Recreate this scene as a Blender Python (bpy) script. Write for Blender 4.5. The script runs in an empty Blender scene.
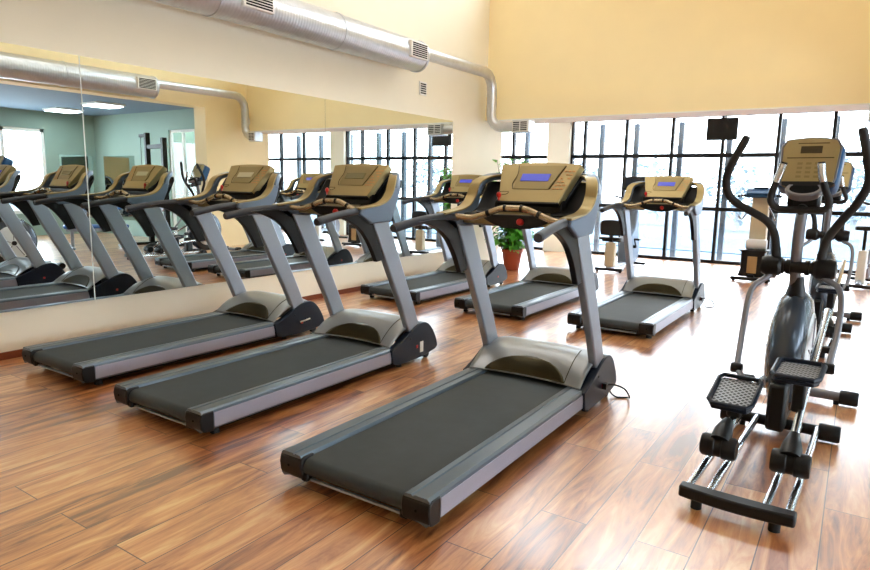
import bpy, bmesh, math, random
from mathutils import Vector, Matrix

S = bpy.context.scene
C = S.collection
PI = math.pi

# ------------------------------------------------------------------ camera
cam_d = bpy.data.cameras.new('camera')
cam = bpy.data.objects.new('camera', cam_d)
C.objects.link(cam)
cam_d.sensor_width = 36.0
cam_d.lens = 634.6 / 870 * 36.0
cam_d.clip_start = 0.05
cam_d.clip_end = 300
_r = Vector((.8317, .5550, .0184)).normalized()
_f = Vector((-.5458, .8232, -.1562)).normalized()
_u = _r.cross(_f).normalized()
_r = _f.cross(_u).normalized()
cam.matrix_world = Matrix(((_r.x, _u.x, -_f.x, 0), (_r.y, _u.y, -_f.y, 0), (_r.z, _u.z, -_f.z, 1.441), (0, 0, 0, 1)))
S.camera = cam

# ------------------------------------------------------------------ light and exposure
S.view_settings.view_transform = 'Standard'
S.view_settings.look = 'None'
S.view_settings.gamma = 1
S.view_settings.use_curve_mapping = False
S.view_settings.exposure = 0.5
S.cycles.max_bounces = 10
S.cycles.diffuse_bounces = 5
S.cycles.glossy_bounces = 6
S.cycles.transparent_max_bounces = 16
S.cycles.sample_clamp_indirect = 8.0
S.cycles.caustics_reflective = True
S.cycles.use_denoising = True

W = bpy.data.worlds.new('overcast_sky')
S.world = W
W.use_nodes = True
wn = W.node_tree
wn.nodes.clear()
w_out = wn.nodes.new('ShaderNodeOutputWorld')
w_bg = wn.nodes.new('ShaderNodeBackground')
w_bg.inputs['Color'].default_value = (0.86, 0.94, 1.0, 1)
w_bg.inputs['Strength'].default_value = 10.0
wn.links.new(w_bg.outputs[0], w_out.inputs[0])


def area(name, loc, sx, sy, power, col=(1, 1, 1), rot=(0, 0, 0)):
    l = bpy.data.lights.new(name, 'AREA')
    l.shape = 'RECTANGLE'
    l.size = sx
    l.size_y = sy
    l.energy = power
    l.color = col
    o = bpy.data.objects.new(name, l)
    o.location = loc
    o.rotation_euler = rot
    C.objects.link(o)
    return o


WARM = (1.0, 0.95, 0.88)
HC = 6.8
for ax in (-4.2, -1.4):
    for ay in (3.2, 6.4):
        area('ceiling_lamp', (ax, ay, HC - .04), 1.6, 1.6, 28, WARM)
for ax in (-4.2, -1.4):
    area('gallery_lamp', (ax, 11.6, 2.97), 1.2, 0.6, 14, WARM)
COOL = (0.86, 0.97, 1.0)
for ax, ay in ((4.9, 8.0), (2.9, 7.85), (4.9, 4.8), (2.9, 4.8), (4.9, 1.6), (2.9, 1.6)):
    area('side_room_lamp', (ax, ay, 2.99), 0.6, 0.6, 16, COOL)


# ------------------------------------------------------------------ materials
def lin(h):
    h = h.lstrip('#')
    v = [int(h[i:i + 2], 16) / 255 for i in (0, 2, 4)]
    return tuple((x / 12.92 if x <= .04045 else ((x + .055) / 1.055) ** 2.4) for x in v) + (1,)


def mat(name, hexcol, rough=.5, metal=0.0, noise=0.0, scale=40, bump=0.0, coat=0.0, spec=None, emit=0, aniso=None):
    m = bpy.data.materials.new(name)
    m.use_nodes = True
    nt = m.node_tree
    b = nt.nodes['Principled BSDF']
    c = lin(hexcol)
    b.inputs['Base Color'].default_value = c
    b.inputs['Roughness'].default_value = rough
    b.inputs['Metallic'].default_value = metal
    if coat:
        b.inputs['Coat Weight'].default_value = coat
        b.inputs['Coat Roughness'].default_value = .12
    if spec is not None:
        b.inputs['Specular IOR Level'].default_value = spec
    if emit:
        b.inputs['Emission Color'].default_value = c
        b.inputs['Emission Strength'].default_value = emit
    if noise or bump:
        tc = nt.nodes.new('ShaderNodeTexCoord')
        mp = nt.nodes.new('ShaderNodeMapping')
        if aniso:
            mp.inputs['Scale'].default_value = aniso
        nz = nt.nodes.new('ShaderNodeTexNoise')
        nz.inputs['Scale'].default_value = scale
        nz.inputs['Detail'].default_value = 4
        nt.links.new(tc.outputs['Object'], mp.inputs[0])
        nt.links.new(mp.outputs[0], nz.inputs['Vector'])
        if noise:
            mx = nt.nodes.new('ShaderNodeMix')
            mx.data_type = 'RGBA'
            mx.inputs[6].default_value = tuple(max(0, x * (1 - noise)) for x in c[:3]) + (1,)
            mx.inputs[7].default_value = tuple(min(1, x * (1 + noise)) for x in c[:3]) + (1,)
            nt.links.new(nz.outputs['Fac'], mx.inputs[0])
            nt.links.new(mx.outputs[2], b.inputs['Base Color'])
        if bump:
            bp = nt.nodes.new('ShaderNodeBump')
            bp.inputs['Strength'].default_value = bump
            bp.inputs['Distance'].default_value = .01
            nt.links.new(nz.outputs['Fac'], bp.inputs['Height'])
            nt.links.new(bp.outputs[0], b.inputs['Normal'])
    return m


def floor_mat():
    m = bpy.data.materials.new('laminate_planks')
    m.use_nodes = True
    nt = m.node_tree
    N, L = nt.nodes.new, nt.links.new
    b = nt.nodes['Principled BSDF']
    tc = N('ShaderNodeTexCoord')
    sp = N('ShaderNodeSeparateXYZ')
    L(tc.outputs['Object'], sp.inputs[0])
    cb = N('ShaderNodeCombineXYZ')
    L(sp.outputs['Y'], cb.inputs['X'])
    L(sp.outputs['X'], cb.inputs['Y'])
    br = N('ShaderNodeTexBrick')
    br.offset = .37
    br.offset_frequency = 2
    br.squash = 1
    br.inputs['Scale'].default_value = 1
    br.inputs['Brick Width'].default_value = 1.25
    br.inputs['Row Height'].default_value = .212
    br.inputs['Mortar Size'].default_value = .0028
    br.inputs['Mortar Smooth'].default_value = .3
    br.inputs['Bias'].default_value = 0
    br.inputs['Color1'].default_value = (0, 0, 0, 1)
    br.inputs['Color2'].default_value = (1, 1, 1, 1)
    br.inputs['Mortar'].default_value = (.5, .5, .5, 1)
    L(cb.outputs[0], br.inputs['Vector'])
    rnd = N('ShaderNodeSeparateColor')
    L(br.outputs['Color'], rnd.inputs[0])
    # per plank shift for the figure
    mul = N('ShaderNodeMath'); mul.operation = 'MULTIPLY'; mul.inputs[1].default_value = 37.0
    L(rnd.outputs[0], mul.inputs[0])
    cb2 = N('ShaderNodeCombineXYZ')
    sx = N('ShaderNodeMath'); sx.operation = 'MULTIPLY'; sx.inputs[1].default_value = 9.0
    sy = N('ShaderNodeMath'); sy.operation = 'MULTIPLY'; sy.inputs[1].default_value = 1.1
    L(sp.outputs['X'], sx.inputs[0]); L(sp.outputs['Y'], sy.inputs[0])
    L(sx.outputs[0], cb2.inputs['X']); L(sy.outputs[0], cb2.inputs['Y']); L(mul.outputs[0], cb2.inputs['Z'])
    fig = N('ShaderNodeTexNoise'); fig.inputs['Scale'].default_value = 1.3; fig.inputs['Detail'].default_value = 5
    fig.inputs['Roughness'].default_value = .62; fig.inputs['Distortion'].default_value = 1.3
    L(cb2.outputs[0], fig.inputs['Vector'])
    gr = N('ShaderNodeTexNoise'); gr.inputs['Scale'].default_value = 7; gr.inputs['Detail'].default_value = 6
    L(cb2.outputs[0], gr.inputs['Vector'])
    ramp = N('ShaderNodeValToRGB')
    e = ramp.color_ramp.elements
    e[0].position = .31; e[0].color = lin('#6A3616')
    e[1].position = .72; e[1].color = lin('#E3B27A')
    e.new(.42).color = lin('#A66234')
    e.new(.56).color = lin('#CC8A52')
    add = N('ShaderNodeMath'); add.operation = 'MULTIPLY_ADD'; add.inputs[1].default_value = .16; 
    L(rnd.outputs[0], add.inputs[0])
    sub = N('ShaderNodeMath'); sub.operation = 'SUBTRACT'; sub.inputs[1].default_value = .08
    L(fig.outputs['Fac'], sub.inputs[0]); L(sub.outputs[0], add.inputs[2])
    add2 = N('ShaderNodeMath'); add2.operation = 'MULTIPLY_ADD'; add2.inputs[1].default_value = .14
    L(gr.outputs['Fac'], add2.inputs[0]); L(add.outputs[0], add2.inputs[2])
    sub2 = N('ShaderNodeMath'); sub2.operation = 'SUBTRACT'; sub2.inputs[1].default_value = .07
    L(add2.outputs[0], sub2.inputs[0])
    L(sub2.outputs[0], ramp.inputs[0])
    mx = N('ShaderNodeMix'); mx.data_type = 'RGBA'
    L(br.outputs['Fac'], mx.inputs[0]); L(ramp.outputs[0], mx.inputs[6]); mx.inputs[7].default_value = lin('#3A1B0C')
    L(mx.outputs[2], b.inputs['Base Color'])
    bp = N('ShaderNodeBump'); bp.inputs['Strength'].default_value = .25; bp.inputs['Distance'].default_value = .002; bp.invert = True
    L(br.outputs['Fac'], bp.inputs['Height'])
    L(bp.outputs[0], b.inputs['Normal'])
    b.inputs['Roughness'].default_value = .30
    b.inputs['Specular IOR Level'].default_value = .8
    b.inputs['Coat Weight'].default_value = 1.0
    b.inputs['Coat IOR'].default_value = 1.9
    b.inputs['Coat Roughness'].default_value = .26
    return m


def glass_mat():
    m = bpy.data.materials.new('window_glass')
    m.use_nodes = True
    nt = m.node_tree
    nt.nodes.clear()
    o = nt.nodes.new('ShaderNodeOutputMaterial')
    t = nt.nodes.new('ShaderNodeBsdfTransparent')
    t.inputs[0].default_value = (.97, .985, 1, 1)
    g = nt.nodes.new('ShaderNodeBsdfGlossy')
    g.inputs['Roughness'].default_value = .02
    mx = nt.nodes.new('ShaderNodeMixShader')
    mx.inputs[0].default_value = .06
    nt.links.new(t.outputs[0], mx.inputs[1])
    nt.links.new(g.outputs[0], mx.inputs[2])
    nt.links.new(mx.outputs[0], o.inputs[0])
    return m


def screen_mat(name, a, b_, strength):
    """LCD with a slightly brighter row of digits"""
    m = mat(name, a, .25)
    nt = m.node_tree
    b = nt.nodes['Principled BSDF']
    tc = nt.nodes.new('ShaderNodeTexCoord')
    v = nt.nodes.new('ShaderNodeTexBrick')
    v.inputs['Scale'].default_value = 1
    v.inputs['Brick Width'].default_value = .022
    v.inputs['Row Height'].default_value = .016
    v.inputs['Mortar Size'].default_value = .005
    v.inputs['Color1'].default_value = lin(b_)
    v.inputs['Color2'].default_value = lin(a)
    v.inputs['Mortar'].default_value = lin(a)
    nt.links.new(tc.outputs['Object'], v.inputs['Vector'])
    nt.links.new(v.outputs['Color'], b.inputs['Emission Color'])
    b.inputs['Emission Strength'].default_value = strength
    return m


M = {
    'floor': floor_mat(),
    'cream': mat('cream_paint', '#E8DFCB', .7, noise=.03, scale=3),
    'yellow': mat('yellow_paint', '#FBE7B6', .65, noise=.03, scale=3),
    'warm': mat('warm_cream_paint', '#F7E1B2', .7, noise=.03, scale=3),
    'white': mat('white_paint', '#F0EFEA', .6, noise=.02, scale=3),
    'teal': mat('pale_teal_paint', '#93AA9E', .7, noise=.03, scale=3),
    'bluegrey': mat('blue_grey_ceiling', '#70869A', .8, noise=.03, scale=3),
    'skirting': mat('red_brown_skirting', '#7A3B1E', .4, noise=.15, scale=20),
    'mirror': mat('silvered_mirror', '#E6EEEE', .0, 1.0),
    'mirror_edge': mat('mirror_edge', '#DDE6E4', .3),
    'mullion': mat('dark_window_frame', '#15171B', .5, noise=.05, scale=10, spec=.3),
    'post': mat('grey_outer_post', '#454E58', .6, spec=.2, noise=.05, scale=10),
    'glass': glass_mat(),
    'duct': mat('galvanised_duct', '#C9CCD2', .34, .85, noise=.12, scale=14, bump=.25, aniso=(1, 1, 1)),
    'grille': mat('white_grille', '#E9E8E4', .5),
    'slot': mat('dark_slot', '#0C0D0E', .9, spec=.1, noise=.05),
    'silver': mat('silver_paint', '#9EA7B3', .38, .55, noise=.03, scale=60),
    'bluesilver': mat('blue_silver_paint', '#75869B', .38, .45, noise=.03, scale=60),
    'rail': mat('dark_grey_rail', '#5F6B76', .33, .5, noise=.03, scale=4),
    'panel': mat('lilac_grey_panel', '#A0A0AE', .42, .4, noise=.04, scale=80),
    'belt': mat('black_running_belt', '#363C3E', .62, noise=.2, scale=9, bump=.08, spec=.35),
    'black': mat('black_plastic', '#060709', .42, noise=.1, scale=10, spec=.35),
    'softblack': mat('black_foam', '#232221', .55, noise=.15, scale=60, bump=.1, spec=.3),
    'foam': mat('grey_foam', '#30333A', .5, noise=.08, scale=20, spec=.4),
    'navy': mat('slate_plastic', '#101B2A', .4, spec=.25, noise=.08, scale=30),
    'hood': mat('silver_bronze_hood', '#989DA2', .32, .55, noise=.03, scale=40),
    'inset': mat('dark_bronze_inset', '#3B3521', .28, .7, noise=.05, scale=40),
    'gold': mat('champagne_plastic', '#A69568', .34, .55, noise=.03, scale=60),
    'gold2': mat('olive_champagne', '#8F8056', .34, .5, noise=.03, scale=60),
    'chrome': mat('chrome', '#D3D7DC', .2, 1.0, noise=.02, scale=4),
    'tube': mat('grey_metallic_tube', '#76757A', .35, .6, noise=.03, scale=6),
    'grip': mat('bronze_grip', '#B3A488', .27, .8, noise=.03, scale=60),
    'red': mat('red_plastic', '#C0201C', .35, noise=.05, scale=40),
    'orange': mat('orange_print', '#C58B52', .5, noise=.05, scale=40),
    'lcd_on': screen_mat('blue_lcd', '#3F46A8', '#6C74D0', .6),
    'lcd_off': mat('unlit_lcd', '#77704A', .2, noise=.04, scale=40),
    'lcd_dark': mat('dark_lcd', '#463B26', .2, noise=.04, scale=40),
    'lcd_glare': mat('glare_painted_lcd', '#C9C2A4', .08, noise=.03, scale=40),  # reflected glare on the screen, painted in as a pale base colour
    'label': mat('white_label', '#ECECE8', .5, noise=.02, scale=20),
    'shroud': mat('graphite_shroud', '#4A525C', .25, .5, noise=.08, scale=12),
    'disc': mat('pale_disc', '#D9DDE0', .35, noise=.03, scale=20),
    'blueshell': mat('blue_shell', '#1C4A74', .35, .1, spec=.3, noise=.05, scale=30),
    'beige': mat('beige_plastic', '#C9BFA4', .45, noise=.03, scale=30),
    'tan': mat('tan_panel', '#A98B5C', .45, noise=.05, scale=30),
    'tread': mat('pedal_tread', '#3A3D42', .5, .2),
    'terracotta': mat('terracotta', '#9C4127', .55, noise=.12, scale=12, bump=.1),
    'soil': mat('potting_soil', '#3A2A1E', .9, noise=.3, scale=50, bump=.4),
    'leaf': mat('green_leaf', '#66B845', .4, noise=.35, scale=6),
    'stem': mat('brown_stem', '#6B5335', .7, noise=.2, scale=30),
    'snow': mat('pale_ground', '#59636D', .9, spec=.1, noise=.05, scale=1),
    'ice': mat('pale_blue_path', '#4C606E', .9, spec=.1, noise=.06, scale=.6),
    'frost': mat('frosted_foliage', '#9DADB6', .9, noise=.1, scale=2),
    'bark': mat('pale_bark', '#8A9097', .8, noise=.2, scale=10),
    'bluepad': mat('blue_vinyl', '#2D5FA0', .4, noise=.06, scale=20),
    'pink': mat('pink_rubber', '#D23A62', .5, noise=.06, scale=20),
    'diffuser': mat('lit_diffuser', '#F4FBFF', .4, emit=4.0),
    'rubber': mat('black_rubber', '#101113', .7, noise=.1, scale=40),
}


def ribbed_duct():
    m = M['duct']
    nt = m.node_tree
    b = nt.nodes['Principled BSDF']
    tc = nt.nodes.new('ShaderNodeTexCoord')
    wv = nt.nodes.new('ShaderNodeTexWave')
    wv.bands_direction = 'Y'
    wv.inputs['Scale'].default_value = 8
    wv.inputs['Distortion'].default_value = .6
    wv.inputs['Detail'].default_value = 1
    nt.links.new(tc.outputs['Object'], wv.inputs['Vector'])
    bp = nt.nodes.new('ShaderNodeBump')
    bp.inputs['Strength'].default_value = .3
    bp.inputs['Distance'].default_value = .006
    nt.links.new(wv.outputs['Fac'], bp.inputs['Height'])
    old = b.inputs['Normal'].links[0].from_socket
    nt.links.new(old, bp.inputs['Normal'])
    nt.links.new(bp.outputs[0], b.inputs['Normal'])


ribbed_duct()


def tread_tex():
    m = M['tread']
    nt = m.node_tree
    b = nt.nodes['Principled BSDF']
    tc = nt.nodes.new('ShaderNodeTexCoord')
    mp = nt.nodes.new('ShaderNodeMapping')
    mp.inputs['Rotation'].default_value = (0, 0, PI / 4)
    mp.inputs['Scale'].default_value = (1, 1, 1)
    nt.links.new(tc.outputs['Object'], mp.inputs[0])
    ck = nt.nodes.new('ShaderNodeTexBrick')
    ck.offset = 0
    ck.inputs['Scale'].default_value = 1
    ck.inputs['Brick Width'].default_value = .024
    ck.inputs['Row Height'].default_value = .024
    ck.inputs['Mortar Size'].default_value = .0045
    ck.inputs['Color1'].default_value = lin('#181A1D')
    ck.inputs['Color2'].default_value = lin('#1B1D20')
    ck.inputs['Mortar'].default_value = lin('#9FA3A8')
    nt.links.new(mp.outputs[0], ck.inputs['Vector'])
    nt.links.new(ck.outputs['Color'], b.inputs['Base Color'])


tread_tex()


# ------------------------------------------------------------------ mesh helpers
class MB:
    def __init__(s):
        s.bm = bmesh.new()

    def quad_faces(s, vs, faces):
        v = [s.bm.verts.new(p) for p in vs]
        for f in faces:
            try:
                s.bm.faces.new([v[i] for i in f])
            except ValueError:
                pass
        return s

    def box(s, x0, x1, y0, y1, z0, z1, mtx=None):
        p = [Vector((x, y, z)) for z in (z0, z1) for y in (y0, y1) for x in (x0, x1)]
        if mtx is not None:
            p = [mtx @ q for q in p]
        return s.quad_faces(p, [(0, 2, 3, 1), (4, 5, 7, 6), (0, 1, 5, 4), (2, 6, 7, 3), (0, 4, 6, 2), (1, 3, 7, 5)])

    def prism(s, prof, a, b, axis='x', mtx=None):
        n = len(prof)
        if axis == 'x':
            f = lambda t, p: Vector((t, p[0], p[1]))
        elif axis == 'y':
            f = lambda t, p: Vector((p[0], t, p[1]))
        else:
            f = lambda t, p: Vector((p[0], p[1], t))
        p = [f(a, q) for q in prof] + [f(b, q) for q in prof]
        if mtx is not None:
            p = [mtx @ q for q in p]
        fs = [(i, (i + 1) % n, n + (i + 1) % n, n + i) for i in range(n)]
        fs += [tuple(range(n))[::-1], tuple(range(n, 2 * n))]
        return s.quad_faces(p, fs)

    def tube(s, pts, r, n=12, cap=True):
        pts = [Vector(p) for p in pts]
        k = len(pts)
        rs = r if isinstance(r, (list, tuple)) else [r] * k
        T = []
        for i in range(k):
            d = pts[min(i + 1, k - 1)] - pts[max(i - 1, 0)]
            T.append(d.normalized() if d.length > 1e-9 else Vector((0, 0, 1)))
        up = Vector((0, 0, 1)) if abs(T[0].z) < .9 else Vector((1, 0, 0))
        a = T[0].cross(up).normalized()
        rings = []
        for i in range(k):
            a = (a - T[i] * a.dot(T[i]))
            if a.length < 1e-6:
                a = T[i].orthogonal()
            a.normalize()
            b = T[i].cross(a)
            rings.append([s.bm.verts.new(pts[i] + (a * math.cos(2 * PI * j / n) + b * math.sin(2 * PI * j / n)) * rs[i]) for j in range(n)])
        for i in range(k - 1):
            for j in range(n):
                s.bm.faces.new((rings[i][j], rings[i][(j + 1) % n], rings[i + 1][(j + 1) % n], rings[i + 1][j]))
        if cap:
            s.bm.faces.new(rings[0][::-1])
            s.bm.faces.new(rings[-1])
        return s

    def ribbon(s, pts, wx, th):
        """bar of rectangular section swept along pts lying in a y-z plane; wx = half width in x"""
        pts = [Vector(p) for p in pts]
        k = len(pts)
        rings = []
        for i in range(k):
            d = (pts[min(i + 1, k - 1)] - pts[max(i - 1, 0)])
            d.x = 0
            d.normalize()
            nrm = Vector((0, -d.z, d.y))
            w = wx[i] if isinstance(wx, (list, tuple)) else wx
            rings.append([s.bm.verts.new(pts[i] + Vector((sx * w, 0, 0)) + nrm * (sn * th)) for sx, sn in ((-1, -1), (1, -1), (1, 1), (-1, 1))])
        for i in range(k - 1):
            for j in range(4):
                s.bm.faces.new((rings[i][j], rings[i][(j + 1) % 4], rings[i + 1][(j + 1) % 4], rings[i + 1][j]))
        s.bm.faces.new(rings[0][::-1])
        s.bm.faces.new(rings[-1])
        return s

    def cyl(s, p0, p1, r0, r1=None, n=20):
        return s.tube([p0, p1], [r0, r0 if r1 is None else r1], n)

    def lathe(s, prof, center, axis=Vector((0, 0, 1)), n=28):
        """prof: (r, h) list along axis"""
        axis = Vector(axis).normalized()
        a = axis.orthogonal().normalized()
        b = axis.cross(a)
        c = Vector(center)
        rings = []
        for r, h in prof:
            if r < 1e-6:
                rings.append([s.bm.verts.new(c + axis * h)])
            else:
                rings.append([s.bm.verts.new(c + axis * h + (a * math.cos(2 * PI * j / n) + b * math.sin(2 * PI * j / n)) * r) for j in range(n)])
        for i in range(len(rings) - 1):
            A, B = rings[i], rings[i + 1]
            for j in range(n):
                k = (j + 1) % n
                if len(A) == 1 and len(B) == 1:
                    continue
                if len(A) == 1:
                    s.bm.faces.new((A[0], B[j], B[k]))
                elif len(B) == 1:
                    s.bm.faces.new((A[j], A[k], B[0]))
                else:
                    s.bm.faces.new((A[j], A[k], B[k], B[j]))
        return s

    def grid(s, P):
        v = [[s.bm.verts.new(p) for p in row] for row in P]
        for i in range(len(v) - 1):
            for j in range(len(v[0]) - 1):
                s.bm.faces.new((v[i][j], v[i][j + 1], v[i + 1][j + 1], v[i + 1][j]))
        return s

    def sphere(s, c, rx, ry=None, rz=None, n=14, m=9):
        ry = ry or rx
        rz = rz or rx
        c = Vector(c)
        rows = [[s.bm.verts.new(c + Vector((0, 0, -rz)))]]
        for i in range(1, m):
            t = -PI / 2 + PI * i / m
            rows.append([s.bm.verts.new(c + Vector((rx * math.cos(t) * math.cos(2 * PI * j / n), ry * math.cos(t) * math.sin(2 * PI * j / n), rz * math.sin(t)))) for j in range(n)])
        rows.append([s.bm.verts.new(c + Vector((0, 0, rz)))])
        for i in range(len(rows) - 1):
            A, B = rows[i], rows[i + 1]
            for j in range(n):
                k = (j + 1) % n
                if len(A) == 1:
                    s.bm.faces.new((A[0], B[k], B[j]))
                elif len(B) == 1:
                    s.bm.faces.new((A[j], A[k], B[0]))
                else:
                    s.bm.faces.new((A[j], A[k], B[k], B[j]))
        return s

    def build(s, name, m, parent=None, bevel=0.0, smooth=True, segs=2, solid=0.0, angle=35, label=None):
        bmesh.ops.recalc_face_normals(s.bm, faces=s.bm.faces[:])
        me = bpy.data.meshes.new(name)
        s.bm.to_mesh(me)
        s.bm.free()
        me.materials.append(m)
        if smooth:
            for p in me.polygons:
                p.use_smooth = True
            me.set_sharp_from_angle(angle=math.radians(angle))
        o = bpy.data.objects.new(name, me)
        C.objects.link(o)
        if parent is not None:
            o.parent = parent
        if solid:
            md = o.modifiers.new('thickness', 'SOLIDIFY')
            md.thickness = solid
            md.offset = 0
        if bevel:
            md = o.modifiers.new('bevel', 'BEVEL')
            md.width = bevel
            md.segments = segs
            md.limit_method = 'ANGLE'
            md.angle_limit = math.radians(40)
        if label:
            o['label'] = label
        return o


def smooth_pts(pts, sub=6):
    P = [Vector(p) for p in pts]
    out = []
    for i in range(len(P) - 1):
        p0, p1, p2, p3 = P[max(i - 1, 0)], P[i], P[i + 1], P[min(i + 2, len(P) - 1)]
        for k in range(sub):
            t = k / sub
            out.append(.5 * ((2 * p1) + (p2 - p0) * t + (2 * p0 - 5 * p1 + 4 * p2 - p3) * t * t + (3 * p1 - p0 - 3 * p2 + p3) * t ** 3))
    out.append(P[-1])
    return out


def smooth2(pts, sub=5, closed=False):
    q = smooth_pts([(0, a, b) for a, b in (list(pts) + ([pts[0]] if closed else []))], sub)
    q = [(v.y, v.z) for v in q]
    return q[:-1] if closed else q


def tag(o, label, cat, group=None, kind=None):
    o['label'] = label
    o['category'] = cat
    if group:
        o['group'] = group
    if kind:
        o['kind'] = kind
    return o


def thing(name, label, cat, loc=(0, 0, 0), rz=0, group=None):
    o = bpy.data.objects.new(name, None)
    o.empty_display_size = .1
    C.objects.link(o)
    o.location = loc
    o.rotation_euler = (0, 0, rz)
    return tag(o, label, cat, group)


def copy_tree(o, parent=None):
    c = o.copy()
    C.objects.link(c)
    if parent is not None:
        c.parent = parent
    for ch in list(o.children):
        copy_tree(ch, c)
    return c


def struct(name, mb, m, parent=None, bevel=0.0, smooth=False, label=None, cat=None):
    o = mb.build(name, m, parent, bevel=bevel, smooth=smooth)
    if parent is None:
        o['kind'] = 'structure'
        if label:
            o['label'] = label
        if cat:
            o['category'] = cat
    return o


# ------------------------------------------------------------------ room shell
XL, XR, YW = -5.56, 0.65, 13.55
struct('floor', MB().box(-9, 6.2, -3.2, 13.65, -.06, 0), M['floor'], label='brown wood plank floor running towards the windows', cat='floor')
struct('ceiling', MB().box(-5.94, 1.03, -3.2, 10.5, HC, HC + .1), M['white'], label='high white ceiling over the treadmills', cat='ceiling')
struct('ceiling_gallery', MB().box(-9, 6.2, 10.5, 13.75, 3.0, 3.1), M['white'], label='low white ceiling along the window wall', cat='ceiling')
struct('ceiling_side_room', MB().box(1.03, 6.2, -3.2, 9.3, 3.05, 3.15), M['bluegrey'], label='low blue grey ceiling of the side room seen in the mirror', cat='ceiling')
struct('wall_left', MB().box(-5.94, XL, -3.2, 10.5, 0, HC), M['cream'], label='cream wall carrying the long mirror', cat='wall')
struct('wall_right', MB().box(XR, 1.03, 8.78, 10.5, 0, HC).box(XR, 1.03, -.6, 8.78, 2.97, HC).box(XR, 1.03, -3.2, -.6, 0, HC), M['warm'], label='cream wall with the wide opening seen in the mirror', cat='wall')
struct('wall_back', MB().box(-5.94, 6.2, -3.3, -3.2, 0, HC), M['cream'], label='cream wall behind the treadmills', cat='wall')
struct('wall_bulkhead', MB().box(XL, XR, 9.90, 10.5, 2.55, 4.7).box(XL, XR, 9.90, 10.5, 6.4, HC).box(XL, -5.2, 9.90, 10.5, 4.7, 6.4).box(.3, XR, 9.90, 10.5, 4.7, 6.4).box(XL, XR, 9.865, 9.90, 2.55, 2.94), M['yellow'], label='yellow bulkhead above the windows', cat='wall')
struct('trim_1', MB().box(XL, XR, 9.85, 10.5, 2.535, 2.552), M['white'], label='white underside of the yellow bulkhead', cat='trim')
struct('baseboard_left', MB().box(XL, XL + .016, -3.2, 10.5, 0, .06).box(-5.94, XL + .016, 10.5, 10.515, 0, .06), M['skirting'], label='low red brown baseboard under the mirror', cat='baseboard')
struct('wall_gallery_left', MB().box(-9.1, -9, 10.4, 13.7, 0, 3.1).box(-9.1, -5.94, 10.38, 10.5, 0, 3.1), M['white'])
# side room
struct('wall_side_room_end', MB().box(1.03, 1.75, 9.3, 9.42, 0, 3.1).box(2.75, 6.2, 9.3, 9.42, 0, 3.1).box(1.75, 2.75, 9.3, 9.42, 2.6, 3.1).box(1.03, 1.75, 9.42, 10.5, 0, 3.1).box(2.75, 2.87, 9.42, 10.5, 0, 3.1),
       M['teal'], label='pale teal end wall of the side room', cat='wall')
struct('wall_side_room_far', MB().box(6.0, 6.2, -3.2, 0, 0, 3.1).box(6.0, 6.2, 0, 5.4, 0, .55).box(6.0, 6.2, 0, 5.4, 2.62, 3.1).box(6.0, 6.2, 2.5, 2.9, .55, 2.62).box(6.0, 6.2, 5.4, 6.2, 0, 3.1).box(6.0, 6.2, 8.05, 13.7, 0, 3.1).box(6.0, 6.2, 6.2, 8.05, 0, .55).box(6.0, 6.2, 6.2, 8.05, 2.62, 3.1),
       M['teal'], label='pale teal far wall of the side room', cat='wall')
struct('wall_gallery_right', MB().box(5.98, 5.999, 10.5, 13.55, 0, 3.0).box(2.87, 5.99, 10.4, 10.5, 0, 3.0), M['white'])

# curtain wall of windows: columns, then one glazed frame per opening
M['column'] = mat('column_paint', '#EFF1E2', .6, noise=.02, scale=3)
for nm, x0, x1 in (('wall_column_left', -5.95, -5.43), ('wall_column_right', .9, 1.4)):
    struct(nm, MB().box(x0, x1, 13.40, 13.7, 0, 3.0), M['column'], label='white column between the window bays', cat='column')
struct('wall_window_head', MB().box(-9, 6.2, 13.5, 13.7, 2.88, 3.0), M['white'])


def window(name, x0, x1, ms, label):
    fr = MB()
    w = .029
    for x in ms:
        fr.box(x - w, x + w, YW - .05, YW + .05, .0, 2.88)
    for x in (x0, x1):
        fr.box(x - .025, x + .025, YW - .05, YW + .05, .0, 2.88)
    for z, h in ((.03, .03), (1.065, .036), (2.105, .04), (2.865, .02)):
        fr.box(x0, x1, YW - .045, YW + .045, z - h, z + h)
    o = struct(name, fr, M['mullion'], label=label, cat='window')
    g = MB().box(x0, x1, YW + .012, YW + .018, .02, 2.87).build('pane', M['glass'], o, smooth=False)
    return o


window('window_1', -5.41, .88, [-5.13, -4.23, -3.295, -2.35, -1.40, -.53, .35], 'wide floor to ceiling window grid with dark frame behind the exercise bikes')
window('window_2', -8.98, -5.97, [-6.85, -7.8], 'narrow bay of the dark framed windows left of the white column')
window('window_3', 1.42, 5.95, [2.56, 3.5, 4.5], 'bay of dark framed windows right of the far column')
fr = MB()  # unseen clerestory, added to bring more daylight onto the floor
for x in (-5.17, -3.8, -2.45, -1.1, .27):
    fr.box(x - .03, x + .03, 10.1, 10.2, 4.7, 6.4)
for z in (4.73, 5.55, 6.37):
    fr.box(-5.2, .3, 10.1, 10.2, z - .03, z + .03)
o = struct('added_window_6', fr, M['mullion'], label='unseen clerestory window added above the yellow bulkhead for daylight', cat='window')
MB().box(-5.2, .3, 10.147, 10.153, 4.7, 6.4).build('pane', M['glass'], o, smooth=False)
# outer posts standing outside the glass
for i, x in enumerate((-7.8, -6.85, -5.0, -4.23, -3.295, -2.35, -1.40, -.53, .35, 1.4, 2.56, 3.5)):
    o = MB().box(x - .05, x + .05, 14.20, 14.32, -.3, 2.84).build('outer_post', M['post'], smooth=False, bevel=.008)
    tag(o, 'grey post standing outside the window wall', 'post', 'grey posts outside the windows')
    o['kind'] = 'structure'

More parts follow.
